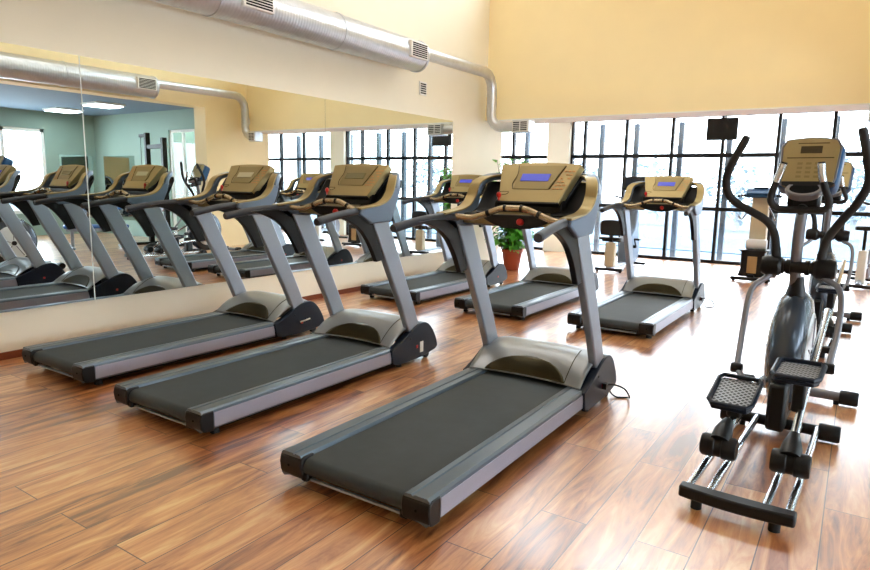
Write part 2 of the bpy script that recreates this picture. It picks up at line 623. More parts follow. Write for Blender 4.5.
# side room glazing
o = struct('window_4', MB().box(1.75, 1.81, 9.33, 9.39, 0, 2.6).box(2.69, 2.75, 9.33, 9.39, 0, 2.6).box(2.22, 2.28, 9.33, 9.39, 0, 2.6).box(1.75, 2.75, 9.33, 9.39, 2.54, 2.6).box(1.75, 2.75, 9.33, 9.39, 0, .06),
           M['white'], label='white framed glass door in the side room behind the black rack', cat='window')
MB().box(1.8, 2.7, 9.358, 9.362, .05, 2.55).build('pane', M['glass'], o, smooth=False)
o = struct('window_5', MB().box(6.03, 6.10, 6.2, 6.28, .55, 2.62).box(6.03, 6.10, 7.97, 8.05, .55, 2.62).box(6.03, 6.10, 7.06, 7.14, .55, 2.62).box(6.03, 6.10, 6.2, 8.05, 2.54, 2.62).box(6.03, 6.10, 6.2, 8.05, .55, .63),
           M['white'], label='white framed window in the far wall of the side room', cat='window')
MB().box(6.058, 6.062, 6.25, 8.0, .6, 2.6).build('pane', M['glass'], o, smooth=False)

for nm, y0, y1, lab in (('added_window_7', 0, 2.5, 'unseen wide side room window added for daylight, farthest from the hall end'), ('added_window_8', 2.9, 5.4, 'unseen wide side room window added for daylight, next to the far one')):  # out-of-view windows added to light the treadmills from the right
    fr = MB()
    for y in (y0, (y0 + y1) / 2 - .04, y1 - .08):
        fr.box(6.03, 6.10, y, y + .08, .55, 2.62)
    fr.box(6.03, 6.10, y0, y1, 2.54, 2.62).box(6.03, 6.10, y0, y1, .55, .63)
    o = struct(nm, fr, M['white'], label=lab, cat='window')
    MB().box(6.058, 6.062, y0 + .05, y1 - .05, .6, 2.6).build('pane', M['glass'], o, smooth=False)

# ------------------------------------------------------------------ mirrors
MZ0, MZ1 = .382, 2.445
for y0, y1, lab in ((-.003, 2.926, 'large wall mirror panel at the left edge, beyond the white seam'),
                    (2.934, 5.862, 'large wall mirror panel right of the white seam, behind the front treadmills'),
                    (5.866, 8.78, 'large wall mirror panel ending nearest the windows')):
    o = MB().box(XL - .002, XL + .022, y0, y1, MZ0, MZ1).build('wall_mirror', M['mirror'], smooth=False)
    tag(o, lab, 'mirror', 'mirror panels on the cream wall')
o = struct('trim_2', MB().box(XL, XL + .0235, 2.926, 2.934, MZ0, MZ1), M['mirror_edge'], label='thin pale seam between two mirror panels', cat='trim')
for x0, x1, y0, y1, lab in ((5.985, 5.999, 8.35, 9.2, 'small wall mirror in the side room next to its window'),
                            (4.2, 5.6, 9.285, 9.299, 'small wall mirror on the end wall of the side room')):
    o = MB().box(x0, x1, y0, y1, .4, 2.02).build('wall_mirror', M['mirror'], smooth=False)
    tag(o, lab, 'mirror')

# ------------------------------------------------------------------ ducts
def arc_pipe(x, sgn, ln):
    """small pipe: along the wall, down the corner, out under the bulkhead"""
    pts = [(x, 7.3, 3.25), (x, 8.3, 3.255), (x, 9.35, 3.26)]
    pts += [(x, 9.35 + .26 * math.sin(t), 3.26 - .26 * (1 - math.cos(t))) for t in (PI / 8, PI / 4, 3 * PI / 8, PI / 2)]
    pts += [(x, 9.61, 2.8), (x, 9.61, 2.62)]
    pts += [(x + sgn * .22 * (1 - math.cos(t)), 9.61, 2.62 - .22 * math.sin(t)) for t in (PI / 8, PI / 4, 3 * PI / 8, PI / 2)]
    pts += [(x + sgn * ln, 9.61, 2.40)]
    return pts


def duct(xc, sgn, y_start, label):
    t = thing('ventilation_duct', label, 'duct', (xc, 7.0, 3.17))
    inv = Vector((xc, 7.0, 3.17))

    def P(p):
        return Vector(p) - inv
    b = MB()
    R = .2
    n = 60
    pts = [P((xc, y_start + (7.38 - y_start) * i / n, 3.17)) for i in range(n + 1)]
    b.tube(pts, R, 28)
    b.build('main_pipe', M['duct'], t)
    for y in (1.9, 3.25, 4.05, 5.75, 7.40):
        if y > y_start:
            MB().tube([P((xc, y - .018, 3.17)), P((xc, y + .018, 3.17))], R + .009, 28).build('joint_band', M['duct'], t)
    MB().tube([P(q) for q in arc_pipe(xc - sgn * .03, sgn, .50 if sgn > 0 else .26)], .083, 20).build('outlet_pipe', M['duct'], t)
    # outlet box and grille under the bulkhead
    xo = xc + sgn * (.42 if sgn > 0 else .20)
    xa, xb = sorted((xo, xo + sgn * (.30 if sgn > 0 else .20)))
    MB().box(xa, xb, 9.50, 9.72, 2.30, 2.50).build('outlet_box', M['duct'], t, bevel=.008).location = -inv
    g = MB().box(xa + .01, xb - .01, 9.485, 9.50, 2.315, 2.485)
    fo = g.build('outlet_grille', M['grille'], t)
    fo.location = -inv
    for k in range(2):
        s_ = MB()
        for j in range(5):
            z = 2.33 + j * .03
            s_.box(xa + (xb - xa) * (.08 + .44 * k), xa + (xb - xa) * (.46 + .44 * k), 9.483, 9.486, z, z + .018)
        s_.build('slot', M['slot'], fo, smooth=False)
    # vents on the main pipe
    for yv in (1.75, 4.45, 7.16):
        if yv < y_start + .2:
            continue
        x0, x1 = sorted((xc + sgn * .06, xc + sgn * .225))
        fr = MB().box(x0, x1, yv - .19, yv + .19, 3.085, 3.29).build('vent_box', M['grille'], t, bevel=.006)
        fr.location = -inv
        sl = MB()
        xx0, xx1 = sorted((xc + sgn * .2245, xc + sgn * .227))
        for k in range(7):
            z = 3.102 + k * .0255
            sl.box(xx0, xx1, yv - .165, yv + .165, z, z + .016)
        sl.build('slot', M['slot'], fr, smooth=False)
    # hanger brackets to the wall
    for yv in (2.6, 5.2, 6.6):
        if yv > y_start:
            x0, x1 = sorted((xc - sgn * .16, xc - sgn * .29))
            h = MB().box(x0, x1, yv - .015, yv + .015, 3.15, 3.19).build('hanger', M['grille'], t, smooth=False)
            h.location = -inv
    return t


duct(-5.275, 1, .4, 'silver ventilation duct running along the cream wall above the mirror')
duct(.36, -1, .4, 'silver ventilation duct above the wide opening, seen in the mirror')

v = thing('wall_vent', 'small square vent on the cream wall below the duct end', 'vent', (XL, 7.95, 2.74))
MB().box(0, .02, -.09, .09, 0, .19).build('frame', M['grille'], v, bevel=.004)
b = MB()
for k in range(5):
    b.box(.019, .022, -.07, .07, .02 + k * .032, .04 + k * .032)
b.build('slot', M['slot'], v, smooth=False)
v = thing('wall_sensor', 'small white box on the yellow bulkhead, seen in the mirror', 'sensor', (.56, 9.865, 2.70))
MB().box(-.035, .035, -.04, 0, 0, .13).build('casing', M['grille'], v, bevel=.01)
MB().sphere((0, -.04, .065), .02).build('lens', M['label'], v)

# side room ceiling lights
for i, (x, y, lab) in enumerate(((4.9, 8.0, 'square ceiling light farther back in the side room ceiling'), (2.9, 7.85, 'square ceiling light nearer the opening of the side room'))):
    t = thing('ceiling_light', lab, 'ceiling light', (x, y, 3.05), 0, 'square lights in the side room ceiling')
    MB().box(-.32, .32, -.32, .32, -.035, 0).build('frame', M['grille'], t)
    MB().box(-.29, .29, -.29, .29, -.04, -.034).build('diffuser', M['diffuser'], t)

# ------------------------------------------------------------------ treadmill
HX = .44  # half width of the hood


HOOD = smooth2([(1.73, .178), (1.78, .218), (1.86, .275), (1.95, .322), (2.05, .347), (2.14, .343), (2.23, .305), (2.30, .230), (2.335, .12), (2.335, .05)], 8)


def hood_pt(u, v, off=0.0):
    """u in -1..1 across, v in 0..1 rear to front"""
    x = u * .405
    prof = HOOD
    t = v * (len(prof) - 1)
    i = min(int(t), len(prof) - 2)
    f = t - i
    y = prof[i][0] * (1 - f) + prof[i + 1][0] * f
    z = prof[i][1] * (1 - f) + prof[i + 1][1] * f
    side = abs(u) ** 6
    y += .055 * (1 - u * u) * max(0, 1 - v * 2.2)
    z = z - (z - .18) * .20 * side * min(1, v * 3)
    y -= .03 * u * u * max(0, v - .5) * 2
    return Vector((x, y, z + off))


def build_treadmill():
    t = thing('treadmill', '', 'treadmill')
    # side rails
    for s in (-1, 1):
        prof = [(.300, .100), (.300, .160), (.306, .170), (.338, .174), (.342, .168), (.350, .168), (.354, .174), (.416, .174), (.428, .165), (.430, .156), (.430, .060), (.415, .048), (.300, .080)]
        r = MB().prism([(s * a, b) for a, b in prof], .004, 1.80, 'y').build('side_rail', M['rail'], t)
        MB().box(min(s * .429, s * .4335), max(s * .429, s * .4335), .087, 1.72, .064, .150).build('side_panel', M['panel'], r, bevel=.002)
        # end cap
        x0, x1 = sorted((s * .290, s * .4345))
        prof = [(.085, .164), (.02, .164), (.000, .156), (-.008, .120), (-.002, .075), (.012, .052), (.030, .046), (.085, .043)]
        cpo = MB().prism(prof, x0, x1).build('end_cap', M['black'], t, bevel=.008)
        MB().cyl((s * .37, -.0105, .115), (s * .37, .01, .115), .006, n=10).build('screw', M['slot'], cpo)
        xh0, xh1 = sorted((s * .27, s * .31))
        MB().box(xh0, xh1, .01, .075, .045, .085).build('belt_guard', M['black'], t, bevel=.008)
        # feet
        MB().cyl((s * .36, .14, 0), (s * .36, .14, .055), .028, .022, 14).build('foot', M['rubber'], t)
    # belt
    prof = []
    for k in range(9):
        a = PI / 2 + PI * k / 8
        prof.append((.052 + .043 * math.cos(a), .110 + .043 * math.sin(a)))
    prof += [(1.9, .067), (1.9, .153)]
    MB().prism(prof, -.296, .296).build('running_belt', M['belt'], t, angle=30)
    MB().box(-.28, .28, .03, .05, .046, .058).build('cross_bar', M['silver'], t, bevel=.003)
    MB().box(-.37, .37, .22, 1.98, .022, .064).build('deck_frame', M['black'], t)  # black frame made thicker to deepen the shade under the deck
    # motor hood
    nu, nv = 24, 36
    hd = MB().grid([[hood_pt(-1 + 2 * i / nu, j / nv) for i in range(nu + 1)] for j in range(nv + 1)]).build('motor_hood', M['hood'], t, solid=.006, angle=60)
    rows = []
    for j in range(9):
        q = j / 8
        wdt = .72 * math.sqrt(max(0, 1 - q * q * .985))
        rows.append([hood_pt(-1 * wdt + 2 * wdt * i / 20 - .02, .012 + .225 * q, .0065) for i in range(21)])
    MB().grid(rows).build('hood_inset', M['inset'], hd, angle=60, solid=.003, label='dark bronze arch set into the hood')
    # seam line strip on the hood
    MB().tube([hood_pt(.70, .02 + .42 * i / 10, .005) for i in range(11)], .003, 6).build('hood_seam', M['inset'], hd)
    for s in (-1, 1):
        prof = smooth2([(1.705, .165), (1.82, .205), (1.92, .250), (2.03, .300), (2.12, .320), (2.20, .305), (2.27, .245), (2.33, .150), (2.35, .085)], 4)
        prof += [(2.32, .060), (2.16, .035), (2.0, .028), (1.80, .030), (1.73, .050)]
        x0, x1 = sorted((s * .388, s * .446))
        p = MB().prism(prof, x0, x1).build('foot_plate', M['navy'], t, bevel=.007)
        sx0, sx1 = sorted((s * .445, s * .450))
        MB().box(sx0, sx1, 2.03, 2.055, .120, .145).build('power_light', M['red'], p, bevel=.002)
        MB().box(sx0, sx1, 1.95, 1.96, .21, .22).build('bolt', M['black'], p)
        # transport wheel
        MB().lathe([(0, -.02), (.03, -.02), (.034, -.012), (.034, .012), (.03, .02), (0, .02)], (s * .405, 2.22, .034), (1, 0, 0), 18).build('transport_wheel', M['rubber'], t)
        MB().cyl((s * .40, 1.86, 0), (s * .40, 1.86, .035), .022, n=14).build('foot', M['rubber'], t)
        # upright
        prof = [(1.965, .25), (2.12, .26), (2.025, .47), (1.675, 1.19), (1.485, 1.19), (1.865, .47)]
        x0, x1 = sorted((s * .372, s * .428))
        MB().prism(prof, x0, x1).build('upright', M['silver'], t, bevel=.012, segs=3)
        # handlebar with the dark gusset under it
        hb = MB()
        pts = smooth_pts([(s * .40, 1.50, 1.235), (s * .405, 1.34, 1.243), (s * .425, 1.15, 1.228), (s * .442, .98, 1.203), (s * .45, .895, 1.188)], 4)
        hb.tube(pts, [.026] * (len(pts) - 3) + [.027, .027, .023], 14)
        h = hb.build('handlebar', M['foam'], t)
        prof = smooth2([(1.08, 1.22), (1.20, 1.195), (1.30, 1.155), (1.38, 1.105), (1.45, 1.03), (1.505, .95), (1.55, .87)], 3)
        prof += [(1.63, .88), (1.58, 1.0), (1.49, 1.20), (1.44, 1.225), (1.2, 1.232)]
        x0, x1 = sorted((s * .385, s * .422))
        MB().prism(prof, x0, x1).build('bracket', M['black'], h, bevel=.008)
        # side wing of the console
        prof = [(1.335, 1.225), (1.345, 1.262), (1.45, 1.272), (1.56, 1.285), (1.645, 1.315), (1.70, 1.37), (1.716, 1.395), (1.745, 1.412), (1.770, 1.412), (1.780, 1.395), (1.782, 1.37), (1.765, 1.32), (1.69, 1.165), (1.46, 1.155)]
        x0, x1 = sorted((s * .385, s * .448))
        w = MB().prism(prof, x0, x1).build('console_wing', M['bluesilver'], t, bevel=.010, segs=3)
        path = [(s * .412, 1.335, 1.264), (s * .412, 1.45, 1.276), (s * .412, 1.56, 1.289), (s * .412, 1.648, 1.320), (s * .412, 1.705, 1.375), (s * .408, 1.735, 1.435), (s * .388, 1.775, 1.480), (s * .335, 1.85, 1.508), (s * .25, 1.915, 1.512)]
        tr = smooth_pts(path, 4)
        MB().ribbon(tr, .037, .006).build('wing_trim', M['gold'], w, bevel=.003, angle=50)
        tr = smooth_pts([(s * .414, 1.765, 1.385), (s * .408, 1.775, 1.43), (s * .390, 1.812, 1.476), (s * .338, 1.88, 1.503), (s * .25, 1.935, 1.508)], 4)
        MB().ribbon(tr, .036, .022).build('wing_cap', M['bluesilver'], w, bevel=.008, angle=50)
        # dark hollow behind the wing
        prof = [(1.56, 1.20), (1.57, 1.262), (1.68, 1.272), (1.755, 1.30), (1.845, 1.42), (1.885, 1.475), (1.89, 1.43), (1.80, 1.25), (1.70, 1.18)]
        x0, x1 = sorted((s * .20, s * .392))
        MB().prism(prof, x0, x1).build('inner_shell', M['black'], t, bevel=.008)
    MB().prism([(1.68, 1.22), (1.705, 1.345), (1.83, 1.43), (1.84, 1.22)], -.235, .235).build('console_neck', M['black'], t, bevel=.01)
    # tray under the console
    tr = MB().prism([(1.545, 1.20), (1.545, 1.245), (1.60, 1.262), (1.72, 1.282), (1.76, 1.282), (1.76, 1.20)], -.375, .375).build('accessory_tray', M['gold'], t, bevel=.008)
    for s in (-1, 1):
        c = Vector((s * .26, 1.645, 1.276))
        MB().lathe([(0, 0), (.06, 0), (.068, .004), (.068, -.02), (0, -.02)], c, (0, -.13, 1), 20).build('cup_holder', M['black'], tr)
    # under pod
    MB().prism(smooth2([(-.25, 1.262), (.27, 1.262), (.22, 1.225), (.10, 1.185), (-.08, 1.185), (-.20, 1.225)], 3, True), 1.53, 1.74, 'y').build('under_pod', M['black'], t, bevel=.015)
    st = MB().lathe([(0, .035), (.014, .034), (.021, .027), (.021, 0), (0, 0)], (.045, 1.535, 1.222), (0, -1, .15), 18).build('stop_button', M['red'], t)
    # grip bar
    gp = smooth_pts([(-.39, 1.47, 1.246), (-.29, 1.50, 1.238), (-.19, 1.51, 1.266), (-.085, 1.515, 1.302), (.0, 1.515, 1.306), (.085, 1.515, 1.302), (.19, 1.51, 1.266), (.29, 1.50, 1.238), (.39, 1.47, 1.246)], 6)
    g = MB().tube(gp, .0195, 14).build('grip_bar', M['grip'], t)
    for k in (13, 20, 28, 35):
        MB().tube([gp[k] + (gp[k - 1] - gp[k]) * .6, gp[k] + (gp[k + 1] - gp[k]) * .6], .0222, 14).build('grip_ring', M['black'], g)
    # console head: slab tilted back
    mt = Matrix.Translation((.012, 1.70, 1.342)) @ Matrix.Rotation(math.radians(-36), 4, 'X')
    con = MB()
    top = [(-.278 + .556 * k / 10, .283 + .018 * math.sin(PI * k / 10)) for k in range(11)]
    face = [(-.205, -.015), (.205, -.015)] + top[::-1]
    n = len(face)
    vs = [mt @ Vector((a, -.02, b)) for a, b in face] + [mt @ Vector((a * 1.03, .03, b * 1.0)) for a, b in face] + [mt @ Vector((a * .8, .085, .03 + b * .82)) for a, b in face]
    fs = [tuple(range(n)), tuple(range(2 * n, 3 * n))]
    for o_ in (0, n):
        fs += [(o_ + i, o_ + (i + 1) % n, o_ + n + (i + 1) % n, o_ + n + i) for i in range(n)]
    con.quad_faces(vs, fs)
    cn = con.build('console', M['gold'], t, bevel=.006)
    MB().prism([(-.208, -.022), (.208, -.022), (.208, -.010), (-.208, -.010)], -.022, .05, 'y', mt).build('console_lip', M['black'], cn)
    MB().prism([(-.22, .02), (.22, .02), (.278, .24), (.25, .265), (-.25, .265), (-.278, .24)], .035, .075, 'y', mt).build('console_back', M['black'], cn, bevel=.01)
    # centre panel, display, keypad, emblem
    cp = MB().prism([(-.128, .085), (.112, .085), (.178, .272), (-.135, .272)], -.0235, -.018, 'y', mt).build('centre_panel', M['gold2'], cn, bevel=.002)
    d0 = MB().prism([(-.098, -.027), (.094, -.027), (.100, .027), (-.096, .027)], -.003, .003, 'y').build('display', M['lcd_off'], cn, smooth=False)
    d0.matrix_local = mt @ Matrix.Translation((.0, -.0245, .175))
    MB().tube([mt @ Vector((.118, -.0235, .085)), mt @ Vector((.184, -.0235, .268))], .0025, 6).build('panel_groove', M['lcd_dark'], cn)
    MB().tube([mt @ Vector(p) for p in smooth_pts([(-.145, -.0235, .272), (-.132, -.0235, .20), (-.146, -.0235, .13), (-.132, -.0235, .085)], 5)], .0025, 6).build('panel_groove', M['lcd_dark'], cn)
    for r_ in range(6):
        for c_ in range(3):
            if (r_ + c_) % 5 == 4:
                continue
            x = .148 + .026 * c_ + r_ * .009
            z = .092 + .027 * r_
            MB().prism([(x - .009, z - .004), (x + .009, z - .004), (x + .009, z + .004), (x - .009, z + .004)], -.0232, -.019, 'y', mt).build('key', M['orange'], cn, smooth=False)
    em = [(-.185 + .032 * math.cos(a), .055 + .012 * math.sin(a) + .004 * math.cos(2 * a)) for a in [2 * PI * k / 20 for k in range(20)]]
    MB().tube([mt @ Vector((a, -.0215, b)) for a, b in em + em[:1]], .0016, 5, False).build('emblem', M['lcd_dark'], cn)
    # safety clip
    sc = MB()
    sc.sphere((0, 0, 0), .017, .012, .02)
    sc.tube([(0, 0, -.01), (.004, -.006, -.035)], [.009, .006], 8)
    k = sc.build('safety_clip', M['red'], t)
    k.location = mt @ Vector((-.205, -.04, .022))
    return t


GT = 'treadmills facing the windows'
spots = [
    ((-1.765, 2.0), 'on', 'nearest treadmill, lit blue display, black power cord looping beside its front foot'),
    ((-3.345, 2.08), 'off', 'second treadmill from the camera, dull unlit display, white sticker on its front foot'),
    ((-4.735, 2.16), 'glare', 'front row treadmill closest to the mirror, with a pale glare painted into its display'),
    ((-4.745, 6.10), 'on', 'back row treadmill beside the mirror, left of the potted plant'),
    ((-3.323, 6.07), 'on', 'back row treadmill whose console hides behind the nearest treadmill'),
    ((-1.956, 6.07), 'on', 'back row treadmill standing alone on the right, in front of the window'),
]
proto = build_treadmill()
mills = [proto] + [copy_tree(proto) for _ in spots[1:]]
for i, ((x, y), scr, lab) in enumerate(spots):
    o = mills[i]
    o.location = (x, y, 0)
    o['label'] = lab
    o['group'] = GT
    for ch in o.children:
        if ch.name.startswith('console') and 'wing' not in ch.name:
            for d in ch.children:
                if d.name.startswith('display'):
                    if scr != 'off':
                        d.data = d.data.copy()
                        d.data.materials[0] = M['lcd_on' if scr == 'on' else 'lcd_glare']
    o['_spot'] = i
    # what sets single machines apart
    if i in (0, 5):
        pts = smooth_pts([(.448, 2.06, .13), (.50, 2.10, .135), (.56, 2.16, .10), (.58, 2.22, .03), (.55, 2.27, .008), (.49, 2.24, .006), (.44, 2.26, .02), (.40, 2.30, .05)], 5)
        c_ = MB().tube(pts, .006, 8).build('power_cord', M['black'], o)
        MB().box(.444, .475, 2.03, 2.075, .11, .15).build('plug', M['black'], c_, bevel=.004)
    if i in (1,):
        MB().box(.446, .4495, 2.085, 2.13, .075, .165).build('sticker', M['label'], o, bevel=.001, label='white sticker')
    if i in (2,):
        MB().tube([(.446, 2.02, .14), (.47, 2.06, .15), (.475, 2.12, .16)], .007, 8).build('power_cord', M['label'], o)
for o in C.objects:
    if '_spot' in o:
        del o['_spot']


# ------------------------------------------------------------------ elliptical trainer
def build_elliptical():
    t = thing('elliptical_trainer', '', 'elliptical trainer')
    # rear stabiliser, gently bowed
    pr = [(-.237 + .474 * k / 12, -.018 - .022 * math.sin(PI * k / 12)) for k in range(13)] + [(.237 - .474 * k / 12, .048 - .006 * math.sin(PI * k / 12)) for k in range(13)]
    rb = MB().prism(pr, .045, .100, 'z').build('rear_stabiliser', M['black'], t, bevel=.01)
    for s in (-1, 1):
        MB().cyl((s * .16, .012, 0), (s * .16, .012, .05), .024, n=14).build('foot', M['rubber'], rb)
        # rails: two chrome tubes a side
        for dx in (.115, .205):
            MB().cyl((s * dx, .03, .080), (s * dx, 1.29, .068), .0185, n=14).build('rail', M['chrome'], t)
        # rollers
        rl = MB().lathe([(0, -.083), (.05, -.083), (.058, -.07), (.058, -.02), (.053, -.015), (.053, .015), (.058, .02), (.058, .07), (.05, .083), (0, .083)], (s * .16, .42, .158), (1, 0, 0), 22).build('roller', M['black'], t)
        # pedal arm from roller to crank
        if s < 0:
            arm = smooth_pts([(-.155, .42, .17), (-.15, .62, .215), (-.145, .95, .27), (-.135, 1.30, .29), (-.13, 1.55, .26)], 5)
        else:
            arm = smooth_pts([(.155, .42, .17), (.15, .62, .25), (.155, .95, .42), (.162, 1.30, .57), (.165, 1.68, .71)], 5)
        a = MB().tube(arm, .02, 12).build('pedal_arm', M['chrome'], t)
        MB().tube([(s * .156, .405, .185), (s * .154, .47, .225), (s * .152, .56, .25)], [.052, .045, .026], 14).build('boot', M['black'], a)
        # pedal
        if s < 0:
            pm = Matrix.Translation((-.160, .735, .355)) @ Matrix.Rotation(math.radians(13), 4, 'X')
        else:
            pm = Matrix.Translation((.118, .80, .512)) @ Matrix.Rotation(math.radians(2), 4, 'X')
        out = [(-.105, -.125), (-.085, -.165), (.085, -.165), (.105, -.125), (.108, .13), (.09, .165), (-.09, .165), (-.108, .13)]
        pb = MB().prism(out, -.022, 0, 'z').build('pedal', M['navy'], t, bevel=.006)
        pb.matrix_local = pm
        rim = [Vector((x, y, .014)) for x, y in out]
        MB().tube(rim + rim[:1], .013, 8, False).build('pedal_rim', M['navy'], pb)
        MB().prism([(x * .88, y * .9) for x, y in out], 0, .004, 'z').build('pedal_tread', M['tread'], pb, smooth=False)
        # bracket between pedal and arm
        py = .735 if s < 0 else .80
        MB().box(s * .15 - .035 if s < 0 else .105, s * .15 + .035 if s < 0 else .165, py - .06, py + .10, .235 if s < 0 else .31, .345 if s < 0 else .50).build('pedal_bracket', M['black'], t, bevel=.012)
        # swing arm: lower tube, pivot, upper handle
        if s < 0:
            lo = [(-.115, 1.45, .985), (-.15, 1.42, .925), (-.215, 1.37, .865), (-.232, 1.31, .78), (-.228, 1.20, .62), (-.205, .98, .435)]
            hi = [(-.118, 1.45, 1.0), (-.128, 1.445, 1.11), (-.148, 1.43, 1.20), (-.20, 1.40, 1.272), (-.36, 1.31, 1.375), (-.405, 1.27, 1.47), (-.385, 1.24, 1.575), (-.30, 1.20, 1.75)]
        else:
            lo = [(.118, 1.45, .985), (.15, 1.42, .935), (.215, 1.37, .905), (.245, 1.32, .83), (.25, 1.20, .66), (.235, 1.03, .50)]
            hi = [(.118, 1.45, 1.0), (.12, 1.445, 1.09), (.138, 1.43, 1.175), (.20, 1.40, 1.285), (.265, 1.37, 1.385), (.305, 1.34, 1.50), (.287, 1.31, 1.63), (.25, 1.27, 1.785)]
        pts = smooth_pts(lo, 5)
        l_ = MB().tube(pts, .017, 12).build('swing_arm', M['tube'], t)
        e = pts[-1]
        MB().lathe([(0, -.03), (.026, -.03), (.03, -.02), (.03, .02), (.026, .03), (0, .03)], e, (1, 0, 0), 16).build('joint', M['black'], l_)
        MB().tube([e + Vector((0, 0, 0)), Vector((s * .15, e.y - .06, e.z - (.05 if s < 0 else .0)))], .016, 10).build('link', M['tube'], l_)
        pts = smooth_pts(hi, 6)
        MB().tube(pts, [.027] * 6 + [.0235] * (len(pts) - 8) + [.0235, .019], 14).build('handle', M['softblack'], t)
        MB().lathe([(0, -.05), (.05, -.05), (.062, -.035), (.064, .03), (.05, .06), (0, .06)], (s * .135, 1.45, .99), (s, 0, 0), 22).build('pivot_hub', M['black'], t)
        # crank disc on the side of the shroud
        dsc = MB().lathe([(0, .012), (.24, .012), (.26, .006), (.265, 0), (0, 0)], (s * .098, 1.56, .44), (s, 0, 0), 36).build('crank_disc', M['disc'], t, label='pale round disc')
        for k in range(5):
            a_ = 2 * PI * k / 5 + .3
            MB().tube([(s * .112, 1.56 + .05 * math.cos(a_), .44 + .05 * math.sin(a_)), (s * .112, 1.56 + .235 * math.cos(a_), .44 + .235 * math.sin(a_))], .006, 6).build('spoke_line', M['tube'], dsc)
        MB().cyl((s * .10, 1.56, .44), (s * .13, 1.56, .44), .035, n=16).build('hub', M['black'], dsc)
    # shroud: thick rounded disc
    sh = MB()
    R_ = .385
    pr = [(0, -.10), (.24, -.10), (.33, -.085), (.37, -.055), (.385, 0), (.37, .055), (.33, .085), (.24, .10), (0, .10)]
    sh.lathe(pr, (0, 1.56, .455), (1, 0, 0), 44)
    s_ = sh.build('flywheel_shroud', M['shroud'], t, angle=50)
    MB().tube([(0, 1.50, .72), (0, 1.50, .80), (0, 1.49, .87), (0, 1.485, .93)], [.075, .062, .045, .036], 18).build('mast_boot', M['black'], t)
    MB().box(-.05, .05, 1.10, 1.24, .06, .34).build('rear_housing', M['black'], t, bevel=.02)
    # frame
    MB().box(-.04, .04, 1.12, 2.12, .06, .11).build('main_beam', M['black'], t, bevel=.01)
    for y_, hw, nm in ((1.30, .265, 'middle_stabiliser'), (2.12, .32, 'front_stabiliser')):
        f_ = MB().cyl((-hw + .04, y_, .055), (hw - .04, y_, .055), .032, n=18).build(nm, M['tube' if y_ > 2 else 'black'], t)
        for s in (-1, 1):
            MB().lathe([(0, -.055), (.046, -.055), (.05, -.045), (.05, .045), (.044, .055), (0, .055)], (s * hw, y_, .055), (1, 0, 0), 20).build('end_cap', M['black'], f_)
            MB().cyl((s * (hw - .07), y_, 0), (s * (hw - .07), y_, .03), .018, n=12).build('foot', M['rubber'], f_)
    # mast and pivot axle
    MB().tube(smooth_pts([(-.01, 1.485, .86), (-.015, 1.46, 1.05), (-.012, 1.44, 1.25), (0, 1.43, 1.40)], 4), .031, 16).build('mast', M['tube'], t)
    ax = MB().cyl((-.14, 1.45, .99), (.14, 1.45, .99), .036, n=20)
    for x in (-.085, -.05, .05, .085):
        ax.tube([(x - .012, 1.45, .99), (x + .012, 1.45, .99)], .046, 18)
    ax.build('pivot_axle', M['black'], t)
    # console head
    mt = Matrix.Translation((0, 1.40, 1.475)) @ Matrix.Rotation(math.radians(-24), 4, 'X')
    face = [(-.125, 0), (.125, 0), (.135, .04), (.145, .24), (.125, .285)] + [(.125 - .25 * k / 8, .285 + .012 * math.sin(PI * k / 8)) for k in range(1, 8)] + [(-.125, .285), (-.145, .24), (-.135, .04)]
    cn = MB().prism(face, -.015, .0, 'y', mt).build('console', M['gold'], t, bevel=.004)
    MB().prism([(x * 1.17, z * 1.03 - .006) for x, z in face], .002, .14, 'y', mt).build('console_shell', M['blueshell'], cn, bevel=.028, segs=4, label='blue back shell')
    rim = [mt @ Vector((x * 1.04, -.008, z * 1.01)) for x, z in face]
    MB().tube(rim + rim[:1], .006, 8, False).build('console_rim', M['tube'], cn)
    MB().prism([(-.052, .20), (.058, .20), (.058, .245), (-.052, .245)], -.0175, -.013, 'y', mt).build('display', M['lcd_dark'], cn, smooth=False)
    MB().prism([(-.118, .168), (.122, .168), (.122, .173), (-.118, .173)], -.0165, -.013, 'y', mt).build('panel_groove', M['lcd_dark'], cn, smooth=False)
    MB().prism([(-.07, .262), (.09, .262), (.09, .267), (-.07, .267)], -.0165, -.013, 'y', mt).build('panel_groove', M['lcd_dark'], cn, smooth=False)
    for r_ in range(4):
        for c_ in range(3):
            x = -.045 + .045 * c_
            z = .05 + .028 * r_
            MB().prism([(x - .014, z - .007), (x + .014, z - .007), (x + .014, z + .007), (x - .014, z + .007)], -.0168, -.013, 'y', mt).build('key', M['gold2'], cn, smooth=False)
    MB().prism(smooth2([(-.125, .012), (.125, .012), (.10, -.018), (-.10, -.018)], 3, True), -.03, .0, 'y', mt).build('book_ledge', M['black'], cn)
    # cup holder under the console
    ch = MB().lathe([(.076, .0), (.092, .0), (.098, -.008), (.085, -.045), (0, -.06), (0, -.05), (.07, -.04), (.076, 0)], (0, 1.33, 1.462), (0, -.42, .9), 28).build('cup_holder', M['tube'], t)
    MB().lathe([(0, -.004), (.077, -.004), (.077, -.02), (0, -.02)], (0, 1.33, 1.462), (0, -.42, .9), 28).build('cup_well', M['slot'], ch)
    MB().box(-.085, .085, 1.35, 1.47, 1.345, 1.45).build('console_neck', M['black'], t, bevel=.02)
    # fixed grips: U shaped bar
    u_ = smooth_pts([(-.105, 1.26, 1.605), (-.125, 1.26, 1.53), (-.152, 1.27, 1.44), (-.158, 1.275, 1.385), (-.125, 1.29, 1.345), (-.05, 1.30, 1.337), (.05, 1.30, 1.337), (.115, 1.29, 1.345), (.135, 1.275, 1.385), (.112, 1.27, 1.45), (.088, 1.26, 1.53), (.078, 1.26, 1.605)], 5)
